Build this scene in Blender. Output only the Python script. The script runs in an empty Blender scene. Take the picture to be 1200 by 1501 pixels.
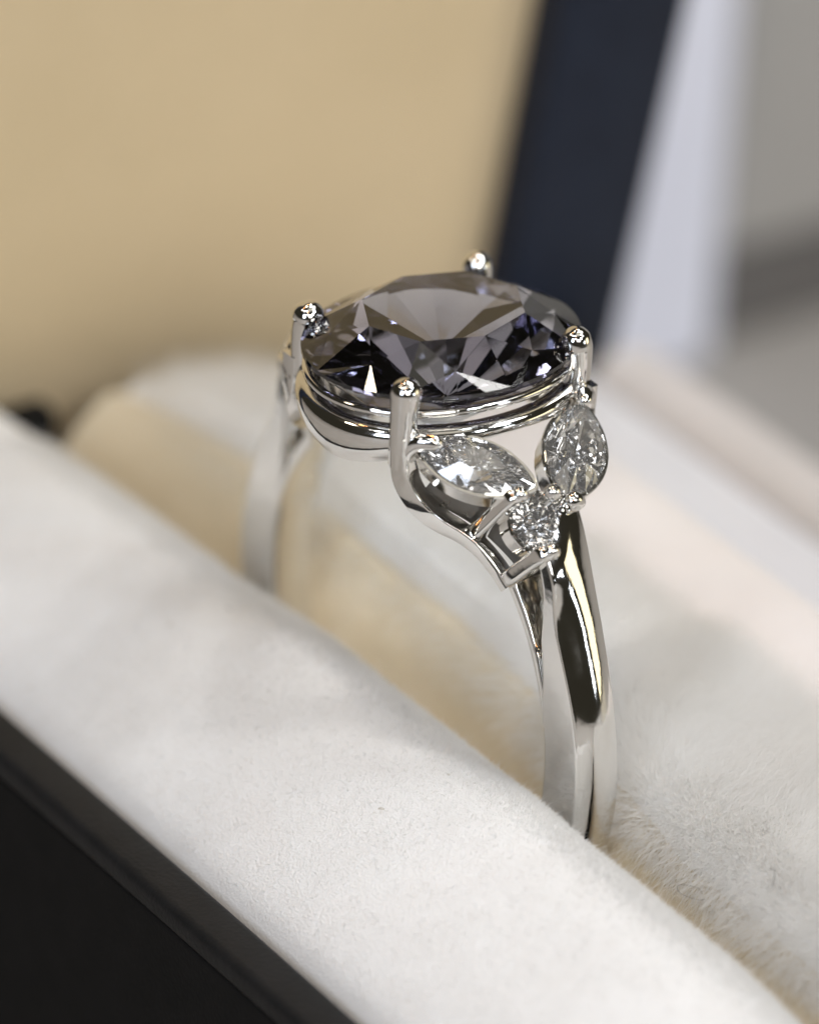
import bpy, math, random
import numpy as np
from mathutils import Vector, noise

# Everything is authored in millimetres; 1 Blender unit = 1 cm.
S = 0.1
rng = np.random.default_rng(7)
random.seed(7)
sc = bpy.context.scene
COL = sc.collection
sc.unit_settings.system = 'METRIC'
sc.unit_settings.scale_length = 0.01

# ------------------------------------------------------------------ camera
AZ, EL, ROLL = 0.627, 0.537, 0.057
DIST, PXMM = 220.0, 42.196            # distance to the ring centre, photo pixels per mm there
tocam = Vector((math.cos(AZ) * math.cos(EL), -math.sin(AZ) * math.cos(EL), math.sin(EL)))
right = Vector((math.sin(AZ), math.cos(AZ), 0))
up = tocam.cross(right)
r2 = math.cos(ROLL) * right + math.sin(ROLL) * up
u2 = -math.sin(ROLL) * right + math.cos(ROLL) * up
cam = bpy.data.cameras.new('camera')
camo = bpy.data.objects.new('camera', cam)
COL.objects.link(camo)
from mathutils import Matrix
M = Matrix((r2, u2, tocam)).transposed().to_4x4()
M.translation = tocam * DIST * S
camo.matrix_world = M
cam.sensor_fit = 'VERTICAL'
cam.sensor_height = 24.0
cam.sensor_width = 36.0
cam.lens = 24.0 * DIST / (1501 / PXMM)
cam.shift_x = -20.1 / 1501
cam.shift_y = (966.56 - 750.5) / 1501
cam.clip_start = 0.5
cam.clip_end = 2000
cam.dof.use_dof = True
cam.dof.focus_distance = (DIST - 8.2) * S
APER = 3.8 * S                        # lens aperture radius
cam.dof.aperture_fstop = cam.lens * 1e-3 / (2 * APER)
sc.camera = camo

# ------------------------------------------------------------------ render / view
sc.render.engine = 'CYCLES'
cy = sc.cycles
cy.max_bounces = 24
cy.transmission_bounces = 20
cy.glossy_bounces = 10
cy.diffuse_bounces = 7
cy.transparent_max_bounces = 8
cy.volume_bounces = 0
cy.caustics_reflective = True
cy.caustics_refractive = True
cy.blur_glossy = 0.15
cy.sample_clamp_indirect = 12
cy.use_denoising = True
cy.use_adaptive_sampling = True
cy.adaptive_threshold = 0.02
try:
    cy.denoiser = 'OPENIMAGEDENOISE'
except Exception:
    pass
sc.view_settings.view_transform = 'Standard'
sc.view_settings.look = 'None'
sc.view_settings.gamma = 1
sc.view_settings.exposure = -0.13
sc.view_settings.use_curve_mapping = False

# ------------------------------------------------------------------ dim indoor surround
w = bpy.data.worlds.new('World')
sc.world = w
w.use_nodes = True
bg = w.node_tree.nodes['Background']
bg.inputs[0].default_value = (1.0, 0.90, 0.66, 1)
bg.inputs[1].default_value = 0.032


# ------------------------------------------------------------------ lamps: window light, warm spots, and lamps added out of view
def area(name, loc, aim, size, power, color, shape='DISK', size_y=None):
    l = bpy.data.lights.new(name, 'AREA')
    l.shape = shape
    l.size = size * S
    if size_y:
        l.size_y = size_y * S
    l.energy = power
    l.color = color
    o = bpy.data.objects.new(name, l)
    COL.objects.link(o)
    o.location = Vector(loc) * S
    o.rotation_euler = (Vector(aim) - Vector(loc)).to_track_quat('-Z', 'Y').to_euler()
    return o


area('window_light', (150, -330, 170), (0, 0, 0), 110, 4700, (0.78, 0.86, 1.0), 'RECTANGLE', 150)
WHITE, WARM, COOL = (1.0, 0.985, 0.96), (1.0, 0.86, 0.66), (0.86, 0.92, 1.0)
for dl_pos, dl_pow, dl_col in (
        ((330, 60, 270), 3600, COOL), ((190, 170, 400), 3800, WHITE), 
        ((-130, 190, 440), 2200, WHITE), ((-150, -30, 500), 1800, WARM), ((120, -210, 460), 2000, WHITE), ((-150, -270, 370), 1500, WARM),
        ((-30, 130, 540), 2200, COOL), ((260, 215, 350), 1700, COOL), ((20, -300, 420), 1500, WHITE), ((300, -260, 330), 1500, WHITE)):
    area('sparkle_lamp', dl_pos, (0, 0, 0), 44, dl_pow, dl_col)  # small lamps added overhead to make the gems sparkle
area('glint_lamp', (385, 205, 75), (0, 0, 0), 60, 1300, COOL, 'RECTANGLE', 60)  # low lamp added out of view for white glints on the shank
area('warm_glint_lamp', (235, 345, 60), (0, 0, 0), 190, 1700, (1.0, 0.88, 0.58), 'RECTANGLE', 130)  # warm panel added out of view for the yellow band on the shank
area('overhead_fill', (190, -20, 620), (0, 0, 0), 260, 1500, (1.0, 0.94, 0.82), 'RECTANGLE', 260)  # large dim fill added overhead for soft reflections in metal and gems
area('lid_fill', (410, -130, 230), (0, 0, 0), 170, 8200, WHITE, 'RECTANGLE', 120)  # added in front to brighten the lid panel
area('plush_fill', (40, 240, 420), (0, 0, 0), 130, 4500, WHITE)  # soft fill added behind to brighten the plush
for sp_pos in ((190, -160, 420), (-170, -150, 430), (240, -230, 300), (-180, 120, 380)):
    area('warm_spot', sp_pos, (0, 0, 8), 14, 420, (1.0, 0.46, 0.16))


# ------------------------------------------------------------------ materials
def mat(name):
    m = bpy.data.materials.new(name)
    m.use_nodes = True
    nt = m.node_tree
    return m, nt, nt.nodes['Principled BSDF']


def nn(nt, typ, **kw):
    n = nt.nodes.new(typ)
    for k, v in kw.items():
        setattr(n, k, v)
    return n


def noise_tex(nt, scale, detail=4, rough=0.55, coord='Object'):
    tc = nn(nt, 'ShaderNodeTexCoord')
    n = nn(nt, 'ShaderNodeTexNoise')
    n.inputs['Scale'].default_value = scale
    n.inputs['Detail'].default_value = detail
    n.inputs['Roughness'].default_value = rough
    nt.links.new(tc.outputs[coord], n.inputs['Vector'])
    return n


def ramp(nt, src, stops):
    r = nn(nt, 'ShaderNodeValToRGB')
    while len(r.color_ramp.elements) < len(stops):
        r.color_ramp.elements.new(0.5)
    for e, (p, c) in zip(r.color_ramp.elements, stops):
        e.position = p
        e.color = (*c, 1)
    nt.links.new(src, r.inputs[0])
    return r


def metal_mat(name, rough=0.07, bump=0.012, base=(0.80, 0.785, 0.755)):
    m, nt, b = mat(name)
    b.inputs['Metallic'].default_value = 1
    b.inputs['Base Color'].default_value = (*base, 1)
    n = noise_tex(nt, 9, 5)
    mr = nn(nt, 'ShaderNodeMapRange')
    mr.inputs[1].default_value = 0.3
    mr.inputs[2].default_value = 0.75
    mr.inputs[3].default_value = rough * 0.6
    mr.inputs[4].default_value = rough * 1.7
    nt.links.new(n.outputs[0], mr.inputs[0])
    nt.links.new(mr.outputs[0], b.inputs['Roughness'])
    n2 = noise_tex(nt, 11, 2)
    bp = nn(nt, 'ShaderNodeBump')
    bp.inputs['Strength'].default_value = bump * 14
    bp.inputs['Distance'].default_value = 0.006
    nt.links.new(n2.outputs[0], bp.inputs['Height'])
    # hairline scratches: noise stretched along two directions
    last = bp
    for rot in (0.4, 1.9):
        tc = nn(nt, 'ShaderNodeTexCoord')
        mp = nn(nt, 'ShaderNodeMapping')
        mp.inputs['Rotation'].default_value = (0.3, rot, rot * 0.7)
        mp.inputs['Scale'].default_value = (6, 160, 6)
        n3 = nn(nt, 'ShaderNodeTexNoise')
        n3.inputs['Scale'].default_value = 1.0
        n3.inputs['Detail'].default_value = 2
        nt.links.new(tc.outputs['Object'], mp.inputs[0])
        nt.links.new(mp.outputs[0], n3.inputs['Vector'])
        r3 = ramp(nt, n3.outputs[0], [(0.66, (0, 0, 0)), (0.72, (1, 1, 1))])
        b3 = nn(nt, 'ShaderNodeBump')
        b3.inputs['Strength'].default_value = 0.05
        b3.inputs['Distance'].default_value = 0.0015
        nt.links.new(r3.outputs[0], b3.inputs['Height'])
        nt.links.new(last.outputs[0], b3.inputs['Normal'])
        last = b3
    nt.links.new(last.outputs[0], b.inputs['Normal'])
    return m


def gem_mat(name, ior, absorb=None, density=0, whiten=0.0):
    m = bpy.data.materials.new(name)
    m.use_nodes = True
    nt = m.node_tree
    nt.nodes.remove(nt.nodes['Principled BSDF'])
    g = nn(nt, 'ShaderNodeBsdfGlass')
    g.inputs['Roughness'].default_value = 0
    g.inputs['IOR'].default_value = ior
    g.inputs['Color'].default_value = (1, 1, 1, 1)
    out = nt.nodes['Material Output']
    if whiten:  # diffuse white mixed in to brighten the stone
        d = nn(nt, 'ShaderNodeBsdfDiffuse')
        d.inputs['Color'].default_value = (0.9, 0.9, 0.9, 1)
        mx = nn(nt, 'ShaderNodeMixShader')
        n = noise_tex(nt, 40, 3)
        mr = nn(nt, 'ShaderNodeMapRange')
        mr.inputs[3].default_value = whiten * 0.3
        mr.inputs[4].default_value = whiten * 1.7
        nt.links.new(n.outputs[0], mr.inputs[0])
        nt.links.new(mr.outputs[0], mx.inputs[0])
        nt.links.new(g.outputs[0], mx.inputs[1])
        nt.links.new(d.outputs[0], mx.inputs[2])
        nt.links.new(mx.outputs[0], out.inputs['Surface'])
    else:
        nt.links.new(g.outputs[0], out.inputs['Surface'])
    if absorb:
        v = nn(nt, 'ShaderNodeVolumeAbsorption')
        v.inputs['Color'].default_value = (*absorb, 1)
        v.inputs['Density'].default_value = density
        nt.links.new(v.outputs[0], out.inputs['Volume'])
    return m


def cloth_mat(name, c0, c1, scale=6, rough=0.9, sheen=0.3, bump=0.25, bscale=60):
    m, nt, b = mat(name)
    n = noise_tex(nt, scale, 5, 0.6)
    r = ramp(nt, n.outputs[0], [(0.35, c0), (0.68, c1)])
    nt.links.new(r.outputs[0], b.inputs['Base Color'])
    b.inputs['Roughness'].default_value = rough
    b.inputs['Sheen Weight'].default_value = sheen
    b.inputs['Specular IOR Level'].default_value = 0.2
    n2 = noise_tex(nt, bscale, 3)
    bp = nn(nt, 'ShaderNodeBump')
    bp.inputs['Strength'].default_value = bump
    bp.inputs['Distance'].default_value = 0.01
    nt.links.new(n2.outputs[0], bp.inputs['Height'])
    nt.links.new(bp.outputs[0], b.inputs['Normal'])
    return m


def fibre_mat(name, c0, c1, rough=0.5, trans=0.3):
    m, nt, b = mat(name)
    hi = nn(nt, 'ShaderNodeHairInfo')
    r = ramp(nt, hi.outputs['Random'], [(0.0, c0), (1.0, c1)])
    d = nn(nt, 'ShaderNodeBsdfDiffuse')
    t = nn(nt, 'ShaderNodeBsdfTranslucent')
    g = nn(nt, 'ShaderNodeBsdfGlossy')
    g.inputs['Roughness'].default_value = rough
    mx = nn(nt, 'ShaderNodeMixShader')
    mx.inputs[0].default_value = trans
    mx2 = nn(nt, 'ShaderNodeMixShader')
    mx2.inputs[0].default_value = 0.06
    nt.links.new(r.outputs[0], d.inputs['Color'])
    nt.links.new(r.outputs[0], t.inputs['Color'])
    nt.links.new(d.outputs[0], mx.inputs[1])
    nt.links.new(t.outputs[0], mx.inputs[2])
    nt.links.new(mx.outputs[0], mx2.inputs[1])
    nt.links.new(g.outputs[0], mx2.inputs[2])
    nt.nodes.remove(b)
    nt.links.new(mx2.outputs[0], nt.nodes['Material Output'].inputs['Surface'])
    return m


def add_specks(m, scale=16, cut=0.735, dark=(0.52, 0.49, 0.44)):
    nt = m.node_tree
    b = nt.nodes['Principled BSDF']
    src = b.inputs['Base Color'].links[0].from_socket
    n = noise_tex(nt, scale, 2, 0.5)
    r = ramp(nt, n.outputs[0], [(cut, (0, 0, 0)), (cut + 0.05, (1, 1, 1))])
    mx = nn(nt, 'ShaderNodeMix', data_type='RGBA')
    nt.links.new(r.outputs[0], mx.inputs[0])
    nt.links.new(src, mx.inputs[6])
    mx.inputs[7].default_value = (*dark, 1)
    nt.links.new(mx.outputs[2], b.inputs['Base Color'])


MAT = {
    'metal': metal_mat('white_gold'),
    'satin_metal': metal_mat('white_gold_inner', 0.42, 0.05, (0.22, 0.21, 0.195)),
    'spinel': gem_mat('violet_grey_stone', 1.74, (0.465, 0.46, 0.545), 4.4),
    'diamond': gem_mat('diamond', 2.42, whiten=0.04),
    'velvet': cloth_mat('white_velvet', (0.755, 0.75, 0.745), (0.79, 0.79, 0.79), 7.0, 0.95, 0.25, 0.5, 110),
    'velvet_fibre': fibre_mat('white_velvet_fibre', (0.80, 0.80, 0.79), (0.88, 0.88, 0.88), 0.5, 0.5),
    'plush': cloth_mat('white_plush_backing', (0.80, 0.79, 0.77), (0.86, 0.855, 0.84), 3.0, 0.95, 0.2, 0.4, 30),
    'plush_fibre': fibre_mat('white_plush_fibre', (0.90, 0.895, 0.88), (0.975, 0.975, 0.975), 0.25, 0.5),
    'lining': cloth_mat('tan_slot_lining', (0.65, 0.565, 0.41), (0.71, 0.625, 0.47), 2.5, 0.85, 0.25, 0.2, 50),
    'blush': cloth_mat('blush_lining', (0.70, 0.66, 0.645), (0.74, 0.70, 0.685), 2.0, 0.8, 0.3, 0.1, 40),
    'ledge': cloth_mat('shaded_white_lining', (0.64, 0.64, 0.67), (0.70, 0.70, 0.73), 1.5, 0.8, 0.2, 0.1, 40),  # white fabric with its shade mixed into the grey
    'rear_lip': cloth_mat('warm_grey_lip', (0.56, 0.53, 0.51), (0.62, 0.58, 0.56), 1.5, 0.8, 0.2, 0.1, 40),
    'panel': cloth_mat('beige_lid_lining', (0.60, 0.475, 0.29), (0.635, 0.505, 0.315), 1.2, 0.8, 0.2, 0.12, 60),
    'navy': cloth_mat('navy_leatherette', (0.010, 0.014, 0.026), (0.014, 0.020, 0.036), 6, 0.5, 0.0, 0.3, 50),
    'black': cloth_mat('black_leatherette', (0.003, 0.003, 0.003), (0.005, 0.0047, 0.0047), 7, 0.8, 0.0, 0.35, 55),
    'rim': cloth_mat('charcoal_rim', (0.008, 0.0083, 0.009), (0.012, 0.012, 0.013), 7, 0.5, 0.0, 0.3, 55),
    'lit_card': cloth_mat('lit_card_tint', (0.80, 0.82, 0.95), (0.83, 0.85, 0.97), 1.0, 0.6, 0.0, 0.05, 30),
    'table': cloth_mat('grey_table', (0.35, 0.33, 0.31), (0.40, 0.38, 0.355), 0.6, 0.5, 0.0, 0.05, 12),
    'grey_card': cloth_mat('grey_card', (0.38, 0.37, 0.355), (0.42, 0.405, 0.39), 0.6, 0.8, 0.0, 0.05, 8),
    'base_shade': cloth_mat('base_shade_tint', (0.13, 0.125, 0.12), (0.16, 0.15, 0.145), 0.6, 0.8, 0.0, 0.05, 8),
    'dark_lint': fibre_mat('dark_lint', (0.10, 0.09, 0.08), (0.16, 0.14, 0.12)),
}


add_specks(MAT['velvet'])


# ------------------------------------------------------------------ mesh helpers (mm in, scene units out)
def link_mesh(name, verts, faces, material, parent=None, smooth=35, origin=None):
    me = bpy.data.meshes.new(name)
    v = np.asarray(verts, float)
    o0 = np.array(parent['_origin'] if parent is not None and '_origin' in parent else (0, 0, 0), float)
    if parent is None and origin is not None:
        o0 = np.array(origin, float)
    me.from_pydata(((v - o0) * S).tolist(), [], [list(map(int, f)) for f in faces])
    me.materials.append(MAT[material])
    if smooth:
        me.polygons.foreach_set('use_smooth', [True] * len(me.polygons))
        if smooth < 179:
            me.set_sharp_from_angle(angle=math.radians(smooth))
    me.validate()
    me.update()
    o = bpy.data.objects.new(name, me)
    COL.objects.link(o)
    if parent is not None:
        o.parent = parent
        o['_origin'] = tuple(float(a) for a in o0)
    elif origin is not None:
        o.location = Vector(origin) * S
        o['_origin'] = tuple(float(a) for a in origin)
    return o


def empty(name, origin, label, cat, group=None):
    o = bpy.data.objects.new(name, None)
    COL.objects.link(o)
    o.empty_display_size = 0.2
    o.location = Vector(origin) * S
    o['_origin'] = tuple(float(a) for a in origin)
    o['label'] = label
    o['category'] = cat
    if group:
        o['group'] = group
    return o


def rings_mesh(rings, closed=False, caps=True, off=0):
    n = len(rings[0])
    verts = [p for r in rings for p in r]
    faces = []
    m = len(rings)
    for i in range(m if closed else m - 1):
        a, b = i * n, ((i + 1) % m) * n
        for j in range(n):
            k = (j + 1) % n
            faces.append((a + j + off, a + k + off, b + k + off, b + j + off))
    if caps and not closed:
        faces.append(tuple(off + j for j in reversed(range(n))))
        faces.append(tuple(off + (m - 1) * n + j for j in range(n)))
    return verts, faces


def catmull(P, n=8, closed=False):
    P = [np.asarray(p, float) for p in P]
    out = []
    m = len(P)
    for i in range(m if closed else m - 1):
        if closed:
            a, b, c, d = P[(i - 1) % m], P[i], P[(i + 1) % m], P[(i + 2) % m]
        else:
            b, c = P[i], P[i + 1]
            a = P[i - 1] if i > 0 else 2 * b - c
            d = P[i + 2] if i + 2 < m else 2 * c - b
        for k in range(n):
            t = k / n
            out.append(0.5 * ((2 * b) + (-a + c) * t + (2 * a - 5 * b + 4 * c - d) * t * t + (-a + 3 * b - 3 * c + d) * t ** 3))
    if not closed:
        out.append(P[-1])
    return np.array(out)


def sweep(path, section, refn=None, closed=False, scale=None, dome=False):
    """section: list of (u, v); refn: vector (or one for each point) that v follows."""
    path = np.asarray(path, float)
    m = len(path)
    rings = []
    prev = None
    for i in range(m):
        if closed:
            t = path[(i + 1) % m] - path[i - 1]
        else:
            t = path[min(i + 1, m - 1)] - path[max(i - 1, 0)]
        t = t / np.linalg.norm(t)
        if refn is None:
            if prev is None:
                prev = np.array([0, 0, 1.0]) if abs(t[2]) < 0.8 else np.array([0, 1.0, 0])
            r = prev
        else:
            r = np.asarray(refn[i] if np.ndim(refn) == 2 else refn, float)
        v = r - t * np.dot(r, t)
        v /= np.linalg.norm(v)
        prev = v
        u = np.cross(t, v)
        s = 1.0 if scale is None else scale[i]
        rings.append([path[i] + s * (a * u + b * v) for a, b in section])
    if dome:                       # rounded end at the last point
        t = path[-1] - path[-2]
        t /= np.linalg.norm(t)
        base = np.array(rings[-1])
        c = path[-1]
        R = np.linalg.norm(base - c, axis=1).mean()
        for q in (20, 38, 54, 68, 80, 87):
            a = math.radians(q)
            rings.append(list(c + (base - c) * math.cos(a) + t * R * math.sin(a)))
    return rings_mesh(rings, closed)


def circle(r, n=20, ry=None):
    ry = ry or r
    return [(r * math.cos(2 * math.pi * k / n), ry * math.sin(2 * math.pi * k / n)) for k in range(n)]


def rrect(hw, hh, b=0.08, n=3):
    pts = []
    for cx, cy_, a0 in ((hw - b, hh - b, 0), (-hw + b, hh - b, 90), (-hw + b, -hh + b, 180), (hw - b, -hh + b, 270)):
        for k in range(n + 1):
            a = math.radians(a0 + 90 * k / n)
            pts.append((cx + b * math.cos(a), cy_ + b * math.sin(a)))
    return pts


def merge(*parts):
    V, F = [], []
    for v, f in parts:
        o = len(V)
        V += list(v)
        F += [tuple(i + o for i in q) for q in f]
    return V, F


def box_mesh(lo, hi, bev=0.0):
    """chamfered box from lo to hi (mm)"""
    x0, y0, z0 = lo
    x1, y1, z1 = hi
    b = bev
    if b <= 0:
        V = [(x, y, z) for z in (z0, z1) for y in (y0, y1) for x in (x0, x1)]
        return V, [(0, 2, 3, 1), (4, 5, 7, 6), (0, 1, 5, 4), (2, 6, 7, 3), (0, 4, 6, 2), (1, 3, 7, 5)]
    sec = []
    for cx, cy_, a0 in ((x1 - b, y1 - b, 0), (x0 + b, y1 - b, 90), (x0 + b, y0 + b, 180), (x1 - b, y0 + b, 270)):
        for k in range(4):
            a = math.radians(a0 + 30 * k)
            sec.append((cx + b * math.cos(a), cy_ + b * math.sin(a), math.cos(a), math.sin(a)))
    rings = []
    for z, ins in ((z0, b), (z0 + .13 * b, .5 * b), (z0 + .5 * b, .13 * b), (z0 + b, 0), (z1 - b, 0), (z1 - .5 * b, .13 * b), (z1 - .13 * b, .5 * b), (z1, b)):
        rings.append([(x - ins * c, y - ins * s_, z) for x, y, c, s_ in sec])
    return rings_mesh(rings)


# ------------------------------------------------------------------ setting
def grid_plane(x0, x1, y0, y1, z):
    return [(x0, y0, z), (x1, y0, z), (x1, y1, z), (x0, y1, z)], [(0, 1, 2, 3)]


t = link_mesh('table', *grid_plane(-500, 500, -500, 500, -24), 'table', smooth=0)
t['kind'] = 'structure'

# grey carton behind the box, its lit end and base shadow painted as parts
carton = empty('carton', (-80, 70, -24), 'blurred grey carton with a pale-painted lit end standing behind the ring box', 'carton')
link_mesh('body', *box_mesh((-100, 50.6, -19.0), (-48.6, 130, 40), 0.8), 'grey_card', carton)
link_mesh('lit_end', *box_mesh((-100, 22, -24), (-48, 50.4, 40.5), 0.8), 'lit_card', carton)  # pale lavender stands in for light on the carton's end
link_mesh('base_shade', *box_mesh((-99, 50.7, -24), (-49.6, 129, -19.1), 0.3), 'base_shade', carton)  # dark strip standing in for the shadow at the carton's foot

# ------------------------------------------------------------------ ring box
box = empty('ring_box', (0, 5, -24), 'open navy and black leatherette ring box with white velvet cushions', 'ring box')
X0, X1, Y0, Y1 = -27.6, 34.0, -13.2, 29.6
shell = link_mesh('base_shell', *merge(
    box_mesh((X0, Y0, -24), (X1, Y0 + 1.7, -4.2), 0.25),
    box_mesh((X0, Y1 - 1.7, -24), (X1, Y1, -9.6), 0.25),
    box_mesh((X0 + .003, Y0 + 1.6, -23.997), (X0 + 1.7, Y1 - 1.6, -7.8), 0.25),
    box_mesh((X0 + .2, -9.0, -8.5), (X0 + 1.5, 1.2, -2.9), 0.25),
    box_mesh((X1 - 1.7, Y0 + 1.6, -23.997), (X1 - .003, Y1 - 1.6, -4.6), 0.25),
    box_mesh((X0 + 1.5, Y0 + 1.5, -23.99), (X1 - 1.5, Y1 - 1.5, -22.5), 0.1)), 'black', box)
# rounded rim strip along the near edge
path = [(x, Y0 + 0.78, -3.75) for x in np.linspace(X0 + .5, X1 - .5, 12)]
link_mesh('rim', *sweep(path, rrect(0.88, 0.52, 0.35, 4), (0, 0, 1)), 'rim', box)


def wob(x, y, amp, f=0.09, seed=0.0):
    return amp * noise.noise(Vector((x * f + seed, y * f, seed * 1.7)))


def profile_strip(name, prof, x0, x1, nx, material, parent, fz=None, sub=8, smooth=180):
    """prof: list of (y, z) run along X; fz(x, s) gives a shift in z and y"""
    P = catmull([(a, b) for a, b in prof], sub)
    xs = np.linspace(x0, x1, nx)
    V = []
    for x in xs:
        for k, (y, z) in enumerate(P):
            dy, dz = fz(x, y, z) if fz else (0, 0)
            V.append((x, y + dy, z + dz))
    n = len(P)
    F = []
    for i in range(nx - 1):
        for j in range(n - 1):
            F.append((i * n + j, i * n + j + 1, (i + 1) * n + j + 1, (i + 1) * n + j))
    # closed ends
    F.append(tuple(range(n)))
    F.append(tuple(reversed([(nx - 1) * n + j for j in range(n)])))
    o = link_mesh(name, V, F, material, parent, smooth)
    return o, np.array(V).reshape(nx, n, 3)


def front_f(x, y, z):
    sag = 0.0
    if x < -3:
        sag = -0.6 * min(1, (-3 - x) / 6) - 0.0022 * (x + 3) ** 2
    if x > 20:
        sag = -0.05 * (x - 20) ** 1.5
    wgt = max(0, min(1, (z + 6) / 5))
    squeeze = 0.16 * math.exp(-((x - 9.6) / 1.8) ** 2) * max(0, min(1, (y + 5) / 3))
    return wob(x, y, 0.05, 0.22, 3.1), wgt * (sag + squeeze) + wob(x, y, 0.06, 0.12, 1.3)


front_prof = [(-1.5, -14), (-0.85, -8), (-0.80, -4.2), (-1.05, -2.0), (-1.75, -0.35), (-2.9, 0.35), (-4.6, 0.35), (-6.6, -0.25), (-8.6, -1.2),
              (-10.2, -2.3), (-11.05, -3.3), (-11.3, -4.6), (-11.35, -8), (-11.3, -14)]
front, FV = profile_strip('front_cushion', front_prof, -25.85, 31.5, 150, 'velvet', box, front_f)


def rear_f(x, y, z):
    wgt = max(0, min(1, (z + 6) / 5))
    lift = 0.0
    if x < -12:
        lift = -(x + 12) ** 2 * (0.0075 + 0.0012 * max(0, y))
    return wob(x, y, 0.12, 0.2, 7.7), wgt * lift + wob(x, y, 0.22, 0.14, 5.2)


def gshift(x):
    return 1.3 * max(-0.35, min(1.0, (9 - x) / 12))


def lining_f(x, y, z):
    dy, dz = rear_f(x, y, z)
    k = max(0, min(1, (z + 4.5) / 2.5))
    return dy + gshift(x) * 0.75 * k, dz + 0.30 * gshift(x) * k


def plush_f(x, y, z):
    dy, dz = rear_f(x, y, z)
    k = max(0, min(1, (4.4 - y) / 1.5))
    return dy + gshift(x) * k, dz + 0.15 * gshift(x) * k


lining_prof = [(1.4, -14), (0.9, -8), (0.86, -5.0), (1.1, -3.2), (1.75, -1.75), (2.3, -1.2)]
lin, LV = profile_strip('slot_lining', lining_prof + [(2.9, -1.6), (3.2, -4), (3.2, -13.5)], -25.6, 31.5, 120, 'lining', box, lining_f)
plush_prof = [(1.9, -2.6), (2.1, -1.45), (2.75, -0.72), (3.7, -0.25), (5.2, 0.0), (7.2, 0.0), (8.9, -0.2), (10.0, -0.9), (10.4, -4), (10.4, -13)]
rear, RV = profile_strip('rear_cushion', [(2.4, -13), (2.2, -6)] + plush_prof, -25.4, 31.5, 150, 'plush', box, plush_f)


def soft_f(x, y, z):
    return 0, wob(x, y, 0.15, 0.1, 9.3)


def blush_f(x, y, z):
    wgt = max(0, min(1, (z + 6) / 5))
    return 0, wob(x, y, 0.15, 0.1, 9.3) - (wgt * (x + 12) ** 2 * 0.02 if x < -12 else 0)


blush, _ = profile_strip('blush_shoulder', [(9.6, -14), (9.65, -3), (9.9, -0.75), (11.0, -0.05), (12.9, 0.15), (14.2, -0.1), (14.9, -0.9), (15.1, -3), (15.1, -14)],
                         -25.4, 31.5, 60, 'blush', box, blush_f)
ledge, _ = profile_strip('ledge_lining', [(15.0, -14), (15.05, -9), (15.8, -7.8), (19.0, -7.2), (24.0, -7.1), (25.6, -7.6), (25.9, -9), (25.9, -14)],
                         -25.6, 31.5, 60, 'ledge', box, soft_f)
lip, _ = profile_strip('rear_lip', [(25.85, -14), (25.87, -9), (26.2, -7.6), (27.0, -7.0), (28.4, -7.0), (29.3, -7.6), (29.75, -8.8), (29.75, -10), (29.75, -12)],
                       -25.6, 33, 60, 'rear_lip', box, soft_f)

# lid: a shell with a raised rim and a padded beige panel, leaning a little towards the ring
LK = 0.19
lo_ = np.array((-28.3, 0, 0))
lv = np.array((LK, 0, 1.0)) / math.hypot(LK, 1)
ln = np.array((1.0, 0, -LK)) / math.hypot(LK, 1)


def lidpt(y, v, n):
    return lo_ + np.array((0, y, 0)) + lv * v + ln * n


def lid_box(y0, y1, v0, v1, n0, n1, bev):
    V, F = box_mesh((n0, y0, v0), (n1, y1, v1), bev)
    return [lidpt(b, c, a) for a, b, c in V], F


LT, LB, LR = 44.0, -12.0, 23.4
lid = link_mesh('lid', *merge(
    lid_box(Y0, Y1 + .2, LB, LT, -9.0, -1.6, 0.6),
    lid_box(LR, Y1 + .2, LB + .1, LT - .002, -2.0, 1.1, 0.45),
    lid_box(Y0, -9.0, LB + .1, LT - .002, -2.0, 1.1, 0.45),
    lid_box(-9.2, LR + .15, LB + .101, -7.5, -2.0, 0.2, 0.2),
    lid_box(-9.2, LR + .15, LT - 5, LT - .004, -2.0, 1.0, 0.45)), 'navy', box)
pv, pf = [], []
ny, nz_ = 40, 50
for i in range(ny):
    for j in range(nz_):
        a, b = i / (ny - 1), j / (nz_ - 1)
        y = -9.1 + (LR + .1 + 9.1) * a
        v = -7.6 + (LT - 5 + 7.6) * b
        edge = min(a * 27, (1 - a) * 27, b * 38, (1 - b) * 38)
        pad = 0.35 * (1 - math.exp(-edge / 1.2))
        pv.append(lidpt(y, v, -0.75 + pad + wob(y, v, 0.06, 0.2, 4)))
for i in range(ny - 1):
    for j in range(nz_ - 1):
        pf.append((i * nz_ + j, (i + 1) * nz_ + j, (i + 1) * nz_ + j + 1, i * nz_ + j + 1))
link_mesh('lining_panel', pv, pf, 'panel', lid, 180)


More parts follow.
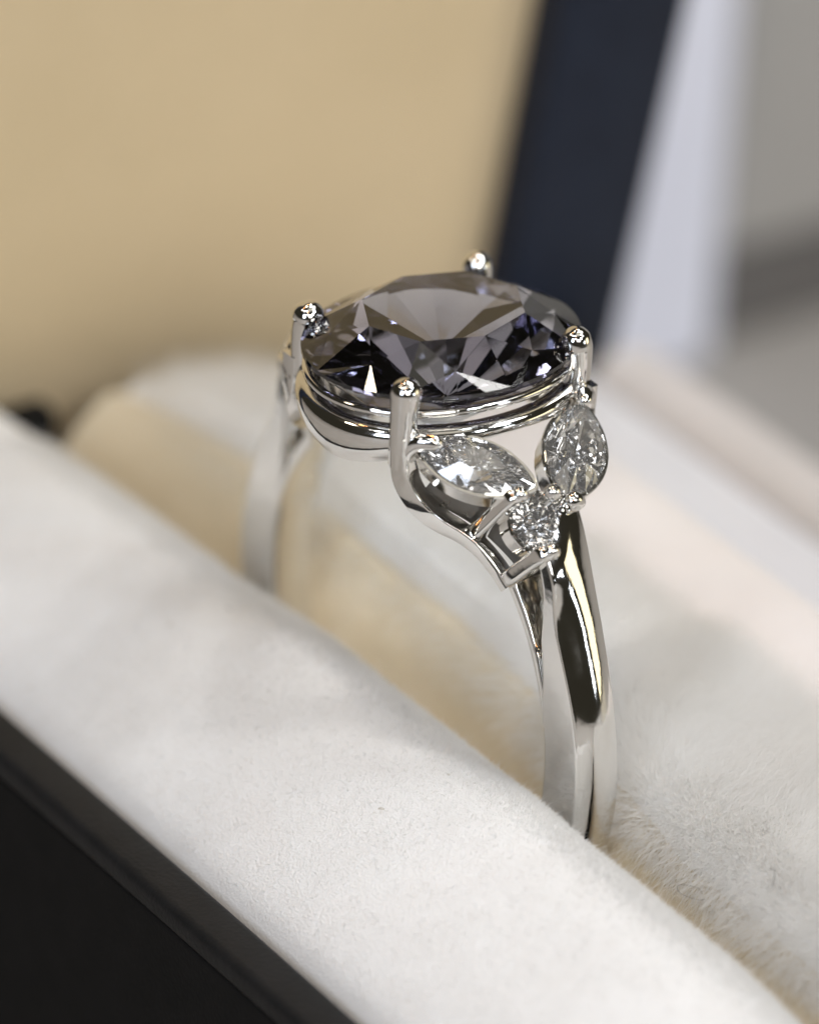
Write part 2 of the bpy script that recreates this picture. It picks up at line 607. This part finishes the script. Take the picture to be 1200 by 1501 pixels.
# ------------------------------------------------------------------ fabric pile (hair curves)
def pile(name, parent, roots, dirs, lengths, radius, material, npts=4, curl=0.25, tip=0.15):
    N = len(roots)
    o0 = np.array(parent['_origin'])
    d = dirs / np.linalg.norm(dirs, axis=1, keepdims=True)
    side = np.cross(d, rng.normal(size=(N, 3)))
    side /= np.linalg.norm(side, axis=1, keepdims=True) + 1e-9
    P = np.zeros((N, npts, 3))
    bend = rng.normal(0, curl, N)
    for k in range(npts):
        s = k / (npts - 1)
        P[:, k] = roots + d * (lengths * s)[:, None] + side * (lengths * bend * s * s)[:, None]
    hc = bpy.data.hair_curves.new(name)
    hc.add_curves([npts] * N)
    hc.position_data.foreach_set('vector', ((P - o0) * S).astype(np.float32).ravel())
    rad = np.linspace(1, tip, npts)[None, :] * (radius * (0.7 + 0.6 * rng.random(N)))[:, None] * S
    at = hc.attributes.get('radius') or hc.attributes.new('radius', 'FLOAT', 'POINT')
    at.data.foreach_set('value', rad.astype(np.float32).ravel())
    hc.materials.append(MAT[material])
    o = bpy.data.objects.new(name, hc)
    COL.objects.link(o)
    o.parent = parent
    o['kind'] = 'stuff'
    return o


def scatter(G, n, keep):
    """random points on a grid surface G (nx, np, 3) with normals; keep(P) -> probability"""
    nx, m = G.shape[:2]
    a = G[:-1, :-1]
    e1 = G[1:, :-1] - a
    e2 = G[:-1, 1:] - a
    A = np.linalg.norm(np.cross(e1, e2), axis=2)
    c = a + e1 * .5 + e2 * .5
    wgt = (A * keep(c)).ravel()
    idx = rng.choice(len(wgt), n, p=wgt / wgt.sum())
    i, j = np.unravel_index(idx, A.shape)
    u, v = rng.random(n)[:, None], rng.random(n)[:, None]
    p00, p10, p01, p11 = G[i, j], G[i + 1, j], G[i, j + 1], G[i + 1, j + 1]
    P = p00 * (1 - u) * (1 - v) + p10 * u * (1 - v) + p01 * (1 - u) * v + p11 * u * v
    Nn = np.cross(p01 - p00, p10 - p00)
    Nn /= np.linalg.norm(Nn, axis=1, keepdims=True) + 1e-12
    return P, Nn


# short velvet on the near roll: thickest along its crest, where it shows against the slot
def keep_front(c):
    y, z, x = c[..., 1], c[..., 2], c[..., 0]
    k = np.where((z > -3.0) & (x > -22) & (x < 27), 1.0, 0.0)
    return k * np.clip((y + 4.6) / 1.6, 0, 1)


P, Nn = scatter(FV, 90000, keep_front)
if Nn[np.argmax(P[:, 2])][2] < 0:
    Nn = -Nn
D = Nn + rng.normal(0, 0.4, P.shape) + np.array((0.15, 0.1, 0))
L = (0.13 + 0.16 * rng.random(len(P))) * np.clip((P[:, 1] + 4.7) / 1.6, 0.25, 1)
long_ = rng.random(len(P)) < 0.02
L[long_] *= 2.2
pile('velvet_pile', front, P - Nn * 0.02, D, L, 0.0085, 'velvet_fibre', 3, 0.3)

P, Nn = scatter(FV, 30000, lambda c: np.where((c[..., 2] > -3.2) & (c[..., 0] > -22) & (c[..., 0] < 27) & (c[..., 1] < -3.3), 1.0, 0.0))
if Nn[np.argmax(P[:, 2])][2] < 0:
    Nn = -Nn
D = Nn * 0.35 + rng.normal(0, 0.5, P.shape)
pile('loose_pile', front, P + Nn * 0.01, D, 0.10 + 0.14 * rng.random(len(P)), 0.006, 'velvet_fibre', 3, 0.4)


def keep_rear(c):
    x, y, z = c[..., 0], c[..., 1], c[..., 2]
    k = np.where((z > -2.2) & (y < 9.8), 1.0, 0.0)
    return k * np.where(x > 3, 1.5, 0.6)


P, Nn = scatter(RV, 120000, keep_rear)
if Nn[np.argmax(P[:, 2])][2] < 0:
    Nn = -Nn
sw = np.array([[noise.noise(Vector((p[0] * .28, p[1] * .28, 1.3))), noise.noise(Vector((p[0] * .28, p[1] * .28, 8.3))), 0] for p in P])
comb = np.stack([0.55 + 0 * P[:, 0], np.clip((P[:, 1] - 2.5) * 0.16, -0.3, 0.75) - 0.35, 0 * P[:, 0]], 1)
D = Nn * 0.8 + comb + sw * 0.8 + rng.normal(0, 0.17, P.shape)
L = 0.8 + 1.1 * rng.random(len(P))
pile('plush_pile', rear, P - Nn * 0.05, D, L, 0.0075, 'plush_fibre', 5, 0.14)

# tan nap along the slot
P, Nn = scatter(LV, 12000, lambda c: np.where((c[..., 2] > -6) & (c[..., 1] < 2.4), 1.0, 0.0))
MAT['lining_fibre'] = fibre_mat('tan_slot_fibre', (0.62, 0.52, 0.37), (0.74, 0.65, 0.50))
cdir = np.where((Nn[:, 1] > 0)[:, None], -Nn, Nn)
pile('lining_nap', lin, P, cdir + rng.normal(0, .4, P.shape), 0.12 + 0.1 * rng.random(len(P)), 0.008, 'lining_fibre', 3, 0.3)

# ------------------------------------------------------------------ the ring
ring = empty('ring', (0, 0, -10.4), 'polished white metal ring with oval violet grey stone standing in the cushion slot', 'ring')


def shank_section(a, ri, ro, wf, dome, din=0.06, wb=None):
    """closed loop of points at angle a (deg); flat sides, domed outside, softened edges"""
    b = 0.07
    pts = []
    W = 1.0
    wb = wb or wf
    n = 28
    pts.append((-W, ri + 0.12))
    pts.append((-W, ri + 0.2))
    pts.append((-W, ro - b * 2.2))
    pts.append((-W, ro - b * 1.2))
    pts.append((-W + 0.03, ro - b * 0.3))
    for k in range(n + 1):
        q = -1 + 2 * k / n
        y = q * (W - 0.09)
        pts.append((y, ro + dome * (1 - q * q)))
    pts.append((W - 0.03, ro - b * 0.3))
    pts.append((W, ro - b * 1.2))
    pts.append((W, ro - b * 2.2))
    pts.append((W, ri + 0.2))
    pts.append((W, ri + 0.12))
    pts.append((W - 0.04, ri + 0.04))
    for k in range(7):
        q = 1 - 2 * k / 6
        pts.append((q * (W - 0.1), ri - din * (1 - q * q) + 0.0))
    pts.append((-W + 0.04, ri + 0.04))
    out = []
    for y, r in pts:
        yy = y * (wf if y < 0 else wb)
        sk = 5.5 * yy * max(0, min(1, (a - 33) / 14) if a > -90 else min(1, (-213 - a) / 14))
        aa = math.radians(a + (sk if a > -90 else -sk))
        out.append((r * math.cos(aa), yy, r * math.sin(aa)))
    return out


def interp(tab, a):
    xs, ys = [q[0] for q in tab], [q[1] for q in tab]
    k = np.linspace(-5, 5, 21)
    wk = 1 - (k / 5.5) ** 2
    xs, ys = xs + [xs[-1] + 20], ys + [ys[-1] + (ys[-1] - ys[-2]) / (xs[-1] - xs[-2]) * 20]
    return float((np.interp(a + k, xs, ys) * wk).sum() / wk.sum())


RO = [(-90, 9.9), (-45, 10.2), (0, 10.36), (30, 10.33), (38, 10.55), (44, 11.0), (48, 11.35), (54, 11.5)]
WF = [(-90, 0.95), (-30, 0.88), (20, 0.85), (36, 0.87), (49, 0.90)]
WB = [(-90, 0.95), (-30, 0.88), (20, 0.85), (37, 1.0), (49, 1.28)]
RI = [(-90, 8.4), (18, 8.4), (22, 8.62), (31, 9.06), (45, 10.25), (49, 10.55)]
DM = [(-90, 0.28), (10, 0.28), (40, 0.34), (49, 0.2)]


def body_angles():
    return list(np.arange(-230, -130 - 1e-6, 1))


# main body: one arch from near shoulder through the bottom to far shoulder
rings = []
angs = list(np.concatenate([np.arange(51.5, 14, -0.7), np.arange(14, -194, -1.0), np.arange(-194, -231.51, -0.7)]))
for a in angs:
    q = a if a >= -90 else -180 - a
    rings.append(shank_section(a, interp(RI, q), interp(RO, q), interp(WF, q), interp(DM, q), 0.06, interp(WB, q)))
link_mesh('band', *rings_mesh(rings), 'metal', ring, 85)


# shoulders: built for the near side (+X), front (-Y); sx, sy mirror them
def mir(P, sx, sy=1):
    return np.asarray(P, float) * np.array((sx, sy, 1.0))


def flip_if(VF, f):
    v, fa = VF
    return (v, [tuple(reversed(q)) for q in fa]) if f else VF


def frame_axes(C, L, N):
    C, L, N = (np.asarray(q, float) for q in (C, L, N))
    L = L / np.linalg.norm(L)
    N = N - L * np.dot(N, L)
    N = N / np.linalg.norm(N)
    return C, L, np.cross(N, L), N


def gem_round(rx, ry, crown, pav, table=0.57, gird=0.05, tip=None, sub=3, star=0.55, low=0.78, bulge=1.06, m=8, jit=0.0, tier=False):
    """brilliant cut outline. tip: None for an oval, else marquise; returns verts (local), faces, all facets flat"""
    def outline(a):
        c, s_ = math.cos(a), math.sin(a)
        if tip is None:
            return np.array((rx * c, ry * s_))
        # vesica outline
        R = (rx * rx + ry * ry) / (2 * ry)
        x = rx * (math.copysign(abs(c) ** 0.9, c))
        yy = math.sqrt(max(R * R - x * x, 0)) - (R - ry)
        return np.array((x, math.copysign(max(yy, 0.0), s_) if abs(s_) > 1e-6 else 0.0))
    V = []

    def add(p, z):
        V.append((p[0], p[1], z))
        return len(V) - 1
    ng = 2 * m * sub
    gu = [add(outline(2 * math.pi * k / ng), gird) for k in range(ng)]
    gl = [add(outline(2 * math.pi * k / ng), -gird) for k in range(ng)]
    T = [add(outline(2 * math.pi * k / m) * table, crown) for k in range(m)]
    rm = table + (1 - table) * star
    Mi = [add(outline(2 * math.pi * (k + .5) / m) * rm * 0.985, gird + (crown - gird) * (1 - star) * 0.93) for k in range(m)]
    F = [tuple(T)]
    for k in range(m):
        k2 = (k + 1) % m
        F.append((T[k], Mi[k], T[k2]))                                     # star
        g0 = gu[(2 * k * sub) % ng]
        F.append((T[k], Mi[k - 1], g0, Mi[k]))                             # bezel kite
        for h in range(2 * sub):                                           # upper girdle
            a, b = gu[(2 * k * sub + h) % ng], gu[(2 * k * sub + h + 1) % ng]
            F.append((Mi[k], a, b))
    for k in range(ng):
        F.append((gu[k], gl[k], gl[(k + 1) % ng], gu[(k + 1) % ng]))
    jr = random.Random(11)
    cu = add(np.array((0.35, -0.25)) * (jit > 0), -pav)
    rl = 1 - low
    Lo = [add(outline(2 * math.pi * (k + .5) / m) * rl * bulge * (1 + jit * jr.uniform(-1, 1)), -gird - (pav - gird) * low * (1 + 0.4 * jit * jr.uniform(-1, 1))) for k in range(m)]
    if tier:
        q2 = 2 * m
        Q = []
        for j in range(q2):
            f = (0.80 if j % 2 == 0 else 0.83) * (1 + 0.12 * jit * jr.uniform(-1, 1))
            Q.append(add(outline(2 * math.pi * j / q2) * f, -gird - (pav - gird) * (0.275 + 0.05 * jit * jr.uniform(-1, 1))))
        for k in range(m):
            F.append((cu, Lo[k], Q[2 * k], Lo[k - 1]))
            F.append((Lo[k], Q[2 * k], Q[2 * k + 1]))
            F.append((Lo[k], Q[2 * k + 1], Q[(2 * k + 2) % q2]))
        for j in range(q2):
            a, b = Q[j], Q[(j + 1) % q2]
            h2 = sub // 2
            for h in range(sub):
                F.append((a if h < h2 else b, gl[(j * sub + h) % ng], gl[(j * sub + h + 1) % ng]))
            F.append((a, gl[(j * sub + h2) % ng], b))
    for k in range(0 if tier else m):
        g0 = gl[(2 * k * sub) % ng]
        F.append((cu, Lo[k], g0, Lo[k - 1]))
        for h in range(2 * sub):
            a, b = gl[(2 * k * sub + h) % ng], gl[(2 * k * sub + h + 1) % ng]
            F.append((Lo[k], b, a))
    return np.array(V), F


def orient_out(V, F):
    """make every face of a star-shaped solid point away from its centre"""
    V = np.asarray(V)
    c = V.mean(0)
    out = []
    for f in F:
        p = V[list(f)]
        n = np.zeros(3)
        for i in range(len(p)):
            n += np.cross(p[i] - p[0], p[(i + 1) % len(p)] - p[0])
        out.append(tuple(f) if np.dot(n, p.mean(0) - c) > 0 else tuple(reversed(f)))
    return out


def place(V, fr):
    C, L, W, N = fr
    return np.array([C + L * a + W * b + N * c for a, b, c in V])


def band_collet(outline_pts, fr, h0, h1, th, flare=0.0):
    """wall following an outline in the stone's frame between heights h0 (top) and h1 (bottom)"""
    C, L, W, N = fr
    rings = []
    n = len(outline_pts)
    for i in range(n):
        p = np.array(outline_pts[i])
        tq = np.array(outline_pts[(i + 1) % n]) - np.array(outline_pts[i - 1])
        tq /= np.linalg.norm(tq)
        nq = np.array((tq[1], -tq[0]))
        if np.dot(nq, p) < 0:
            nq = -nq
        sec = [(0, h1), (-flare, h0 * .5 + h1 * .5), (0.0, h0 - .05), (0.03, h0), (th - .03, h0), (th, h0 - .05), (th - flare, h1 * .5 + h0 * .5), (th - flare * 1.6, h1)]
        rings.append([C + L * (p[0] + nq[0] * q) + W * (p[1] + nq[1] * q) + N * hh for q, hh in sec])
    return rings_mesh(rings, closed=True)


def bead(c, r, ax=(0, 0, 1), stretch=1.0, n=14, m=9):
    c = np.asarray(c, float)
    ax = np.asarray(ax, float)
    ax /= np.linalg.norm(ax)
    q = np.cross(ax, (1, 0, 0) if abs(ax[0]) < .8 else (0, 1, 0))
    q /= np.linalg.norm(q)
    s_ = np.cross(ax, q)
    V, F = [], []
    for i in range(m):
        th = math.pi * (i + .5) / m
        for k in range(n):
            ph = 2 * math.pi * k / n
            V.append(c + r * (math.sin(th) * (math.cos(ph) * q + math.sin(ph) * s_) + stretch * math.cos(th) * ax))
    for i in range(m - 1):
        for k in range(n):
            F.append((i * n + k, i * n + (k + 1) % n, (i + 1) * n + (k + 1) % n, (i + 1) * n + k))
    F.append(tuple(range(n)))
    F.append(tuple((m - 1) * n + k for k in reversed(range(n))))
    return V, F


def fix_normals(o):
    import bmesh
    bm = bmesh.new()
    bm.from_mesh(o.data)
    bmesh.ops.recalc_face_normals(bm, faces=bm.faces)
    bm.to_mesh(o.data)
    bm.free()
    return o


ENDS = {1: (np.array((3.6, -3.38, 11.2)), np.array((6.55, -0.58, 10.30))), -1: (np.array((3.72, -3.4, 10.95)), np.array((6.75, -0.62, 9.6)))}
E1, E2 = ENDS[1]
MN = np.array((0.50, -0.22, 0.84))
mq_half = np.linalg.norm(E2 - E1) / 2
mq_w = 0.98
RC, RN, RR = np.array((6.50, -0.28, 8.80)), np.array((0.76, -0.10, 0.64)), 1.0


def ves(rx, ry, n=40, grow=0.0):
    R = (rx * rx + ry * ry) / (2 * ry)
    out = []
    for k in range(n):
        a = 2 * math.pi * k / n
        c, s_ = math.cos(a), math.sin(a)
        x = rx * math.copysign(abs(c) ** 0.9, c)
        y = math.sqrt(max(R * R - x * x, 0)) - (R - ry)
        out.append((x, math.copysign(max(y, 0.02), s_) if abs(s_) > 1e-6 else 0.0))
    return out


for sx in (1, -1):
    # round diamond and its cup
    fr = frame_axes(mir(RC, sx), (0, 1, 0), mir(RN, sx))
    V, F = gem_round(RR, RR, 0.36, 0.85, 0.52, 0.03, sub=2, m=8)
    V = place(V, fr)
    link_mesh('round_diamond', V, orient_out(V, F), 'diamond', ring, 0)
    col_ = fix_normals(link_mesh('round_collet', *band_collet([(RR * 0.9 * math.cos(q), RR * 0.9 * math.sin(q)) for q in np.linspace(0, 2 * math.pi, 40, endpoint=False)], fr, -0.08, -0.85, 0.24, 0.05), 'metal', ring))
    for sy in (1, -1):
        # marquise diamond in its collet
        a, b = (mir(q, sx, sy) for q in ENDS[sy])
        mq_half = np.linalg.norm(b - a) / 2
        fr = frame_axes((a + b) / 2, b - a, mir(MN if sy > 0 else (0.62, 0.06, 0.78), sx, sy))
        mq_w = 0.98 if sy > 0 else 1.1
        V, F = gem_round(mq_half, mq_w, 0.46, 1.0, 0.46 if sy > 0 else 0.5, 0.03, tip=True, sub=2, m=12 if sy > 0 else 8)
        V = place(V, fr)
        link_mesh('marquise_diamond', V, orient_out(V, F), 'diamond', ring, 0)
        fix_normals(link_mesh('marquise_collet', *band_collet(ves(mq_half * 0.97, mq_w * 0.93, 48), fr, -0.04, -0.80, 0.20, 0.04), 'metal', ring))
        # lower rail and leg up to the claw
        leg = [(3.28, -3.62, 11.5), (3.27, -3.62, 10.6), (3.36, -3.56, 9.85), (3.56, -3.32, 9.2), (3.84, -2.95, 8.68), (4.1, -2.5, 8.25), (4.45, -1.98, 7.88), (4.9, -1.48, 7.4), (5.5, -1.1, 6.75), (6.0, -0.95, 6.25)]
        path = mir(catmull(leg, 8), sx, sy)
        nr = [np.array((p[0], 0, p[2])) / math.hypot(p[0], p[2]) for p in path]
        fix_normals(link_mesh('lower_rail', *sweep(path, rrect(0.28, 0.29, 0.06), np.array(nr), scale=np.interp(np.linspace(0, 1, len(path)), [0, .45, .7, 1], [1.3, 1.2, 0.95, 0.9])), 'metal', ring, 40))
        # radial bars that end in claws between the stones
        bars = [((6.35, -1.38, 9.95), (4.38, -1.52, 7.45)), ((7.72, -0.95, 8.35), (5.86, -1.0, 6.38))]
        if sy < 0:
            bars = [((6.62, -1.1, 9.3), (4.5, -1.4, 7.45)), ((7.2, -0.85, 7.8), (5.72, -1.0, 6.22))]
        for kb, (top, bot) in enumerate(bars):
            path = mir(np.linspace(np.array(bot), np.array(top), 10), sx, sy)
            nr = np.array([np.array((0, -1.0 * sy, 0))] * len(path))
            fix_normals(link_mesh('claw_bar', *sweep(path, rrect(0.31, 0.30, 0.18, 5), nr, scale=np.array([0.55, 0.9] + [1.0] * 8), dome=True), 'metal', ring))
            if sy < 0 and kb == 1:
                continue
            d = np.array(top) - np.array(bot)
            tipc = np.array(top) + d / np.linalg.norm(d) * 0.14 + np.array((0.05, 0.22, 0.03))
            fix_normals(link_mesh('claw', *bead(mir(tipc, sx, sy), 0.31 if sy > 0 else 0.38, mir(d, sx, sy), 1.05), 'metal', ring))
        # heavy claw over the outer tip of the marquise
        path = mir(catmull([(3.2, -3.6, 10.6), (3.4, -3.55, 11.05), (3.75, -3.36, 11.36), (4.15, -3.05, 11.42)], 5), sx, sy)
        fix_normals(link_mesh('claw', *sweep(path, circle(0.40, 18), scale=np.linspace(1.1, 0.72, len(path)), dome=True), 'metal', ring))
    # inner thin rail that runs on into the band under the slot
    path, nr, rs = [], [], []
    for ang in np.arange(50, 12.9, -1.0):
        th = float(np.interp(ang, [13, 20, 31, 47], [0.04, 0.10, 0.18, 0.26]))
        wq = interp(WF, ang) - 0.015
        rr_ = 8.41 + th
        ca, sa = math.cos(math.radians(ang)), math.sin(math.radians(ang))
        path.append([[sx * (rr_ + b) * ca, a, (rr_ + b) * sa] for a, b in rrect(wq, th, min(0.06, th * .6))])
    fix_normals(link_mesh('inner_rail', *rings_mesh(path), 'metal', ring, 40))
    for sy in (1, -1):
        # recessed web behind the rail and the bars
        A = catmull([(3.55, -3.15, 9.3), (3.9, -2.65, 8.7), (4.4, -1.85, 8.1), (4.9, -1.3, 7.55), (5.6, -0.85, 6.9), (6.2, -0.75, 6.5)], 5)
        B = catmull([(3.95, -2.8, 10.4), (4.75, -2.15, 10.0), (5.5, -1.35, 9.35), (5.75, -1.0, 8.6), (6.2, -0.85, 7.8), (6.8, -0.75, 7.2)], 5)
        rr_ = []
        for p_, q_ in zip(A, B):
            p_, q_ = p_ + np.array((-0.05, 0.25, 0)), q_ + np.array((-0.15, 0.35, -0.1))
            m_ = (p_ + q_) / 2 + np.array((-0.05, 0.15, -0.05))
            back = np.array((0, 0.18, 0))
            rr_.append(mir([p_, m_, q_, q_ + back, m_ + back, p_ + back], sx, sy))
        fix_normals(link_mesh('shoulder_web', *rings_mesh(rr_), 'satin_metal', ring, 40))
    # bead where the three small stones meet
    fix_normals(link_mesh('claw', *bead(mir((6.75, 0, 9.98), sx), 0.30, mir((0.6, 0, 0.8), sx), 1.1), 'metal', ring))
    path = mir(np.linspace((5.5, 0, 8.1), (6.7, 0, 9.9), 6), sx)
    fix_normals(link_mesh('claw_bar', *sweep(path, circle(0.26, 14)), 'metal', ring))

# gallery: thick oval rail whose outer face slopes in to the finger hole
GA, GB = 5.02, 4.36
rings = []
n = 96
for k in range(n):
    a = 2 * math.pi * k / n
    c, s_ = math.cos(a), math.sin(a)
    rise = 0.30 + 0.55 * c * c
    nrm_ = np.array((c / GB, s_ / GA))
    nrm_ /= np.linalg.norm(nrm_)
    base = np.array((GB * c, GA * s_))
    sec = [(0.05, 10.45), (0.02, 10.72), (-0.10, 10.95), (-0.34, 11.06), (-0.58, 11.02), (-0.78, 10.75), (-0.95, 9.9), (-1.35, 9.1), (-1.3, 8.95), (-1.12, 8.93), (-0.72, 9.12), (-0.52, 9.22), (-0.50, 9.27), (-0.22, 9.6), (-0.03, 9.98)]
    dep = 1 - 0.6 * c * c
    rings.append([(base[0] + nrm_[0] * o, base[1] + nrm_[1] * o, 10.5 + (z - 10.5) * dep + rise) for o, z in sec])
fix_normals(link_mesh('gallery_rail', *rings_mesh(rings, closed=True), 'metal', ring, 40))
# slim seat rail under the girdle
path = []
for a in np.linspace(0, 2 * math.pi, 96, endpoint=False):
    path.append((3.92 * math.cos(a), 4.78 * math.sin(a), 11.84 + 0.22 * math.cos(a) ** 2))
fix_normals(link_mesh('seat_rail', *sweep(path, circle(0.15, 14), (0, 0, 1), closed=True), 'metal', ring))

# four claws that hold the centre stone
for sx in (1, -1):
    for sy in (1, -1):
        P4 = [(3.12, -3.58, 10.3), (3.2, -3.66, 11.0), (3.24, -3.70, 11.8), (3.23, -3.69, 12.4), (3.20, -3.65, 12.8), (3.18, -3.63, 12.98)]
        if sx * sy < 0:
            P4 = [(a - 0.2, b + 0.2, c) for a, b, c in P4]
        hv = {(1, 1): 0.0, (1, -1): 0.05, (-1, 1): -0.03, (-1, -1): 0.03}[(sx, sy)]
        P4 = [(a, b, c + hv * (c - 10.3) / 2.5) for a, b, c in P4]
        path = mir(catmull(P4, 6), sx, sy)
        sc_ = np.interp(np.linspace(0, 1, len(path)), [0, .5, .78, 1], [1.0, 1.0, 1.10 + hv, 1.16 - 1.2 * hv])
        fix_normals(link_mesh('prong', *sweep(path, circle(0.47, 24), scale=sc_, dome=True), 'metal', ring, 60))

# centre stone
V, F = gem_round(4.08, 5.02, 1.22, 3.4, 0.60, 0.07, sub=4, low=0.62, bulge=1.25, m=8, jit=0.16, tier=True)
V = V + np.array((0, 0, 12.64))
link_mesh('centre_stone', V, orient_out(V, F), 'spinel', ring, 0)


# ------------------------------------------------------------------ loose lint
def lint(name, pts, r, label, material='dark_lint', n=8):
    p = catmull(pts, n)
    o = link_mesh(name, *sweep(p, circle(r, 6)), material, None, 180, origin=pts[0])
    o['label'] = label
    o['category'] = 'lint'
    o['group'] = 'loose lint on the cushions'
    return o


def on_front(x, k):
    """a point just above the near roll: k indexes along its profile"""
    i = int(np.argmin(abs(FV[:, 0, 0] - x)))
    return FV[i, k] + np.array((0, 0, 0.05))


def on_rear(x, y):
    i = int(np.argmin(abs(RV[:, 0, 0] - x)))
    k = int(np.argmin(np.hypot(RV[i, 20:, 1] - y, 0.4 * (RV[i, 20:, 2] + 0.2)))) + 20
    return RV[i, k]


# curled hair on the plush, close to the slot
c = np.array((15.4, 0.3, -1.05))
e1, e2 = np.array((0.75, 0.30, 0.35)), np.array((-0.2, -0.45, 0.50))
lint('hair_loop', [c + e1 * math.cos(t_) * (0.50 + 0.08 * math.sin(2.3 * t_)) + e2 * math.sin(t_) * (0.5 + 0.06 * t_) + np.array((0, 0, 0.05 * t_ / 6)) for t_ in np.linspace(-0.4, 5.2, 12)], 0.0065,
     'thin curled hair lying in a loop on the white plush by the slot')
c = np.array((17.3, 2.0, 0.35))
lint('lint_fibre', [c, c + (0.22, 0.05, 0.1), c + (0.42, -0.1, -0.05), c + (0.52, -0.25, -0.3)], 0.010, 'short curved dark fibre on the white plush, right of the hair loop')
for (x_, k_, dx, dy, lab) in (
        (-6.3, 46, 0.34, 0.05, 'short dark fibre on the near white roll in front of the far shank'),
        (2.6, 38, 0.25, -0.30, 'dark fibre standing on the crest of the near white roll, between the two shanks')):
    a_ = on_front(x_, k_)
    lint('lint_fibre', [a_, a_ + (dx * .5, dy * .5, 0.06), a_ + (dx, dy, 0.03)], 0.011, lab)
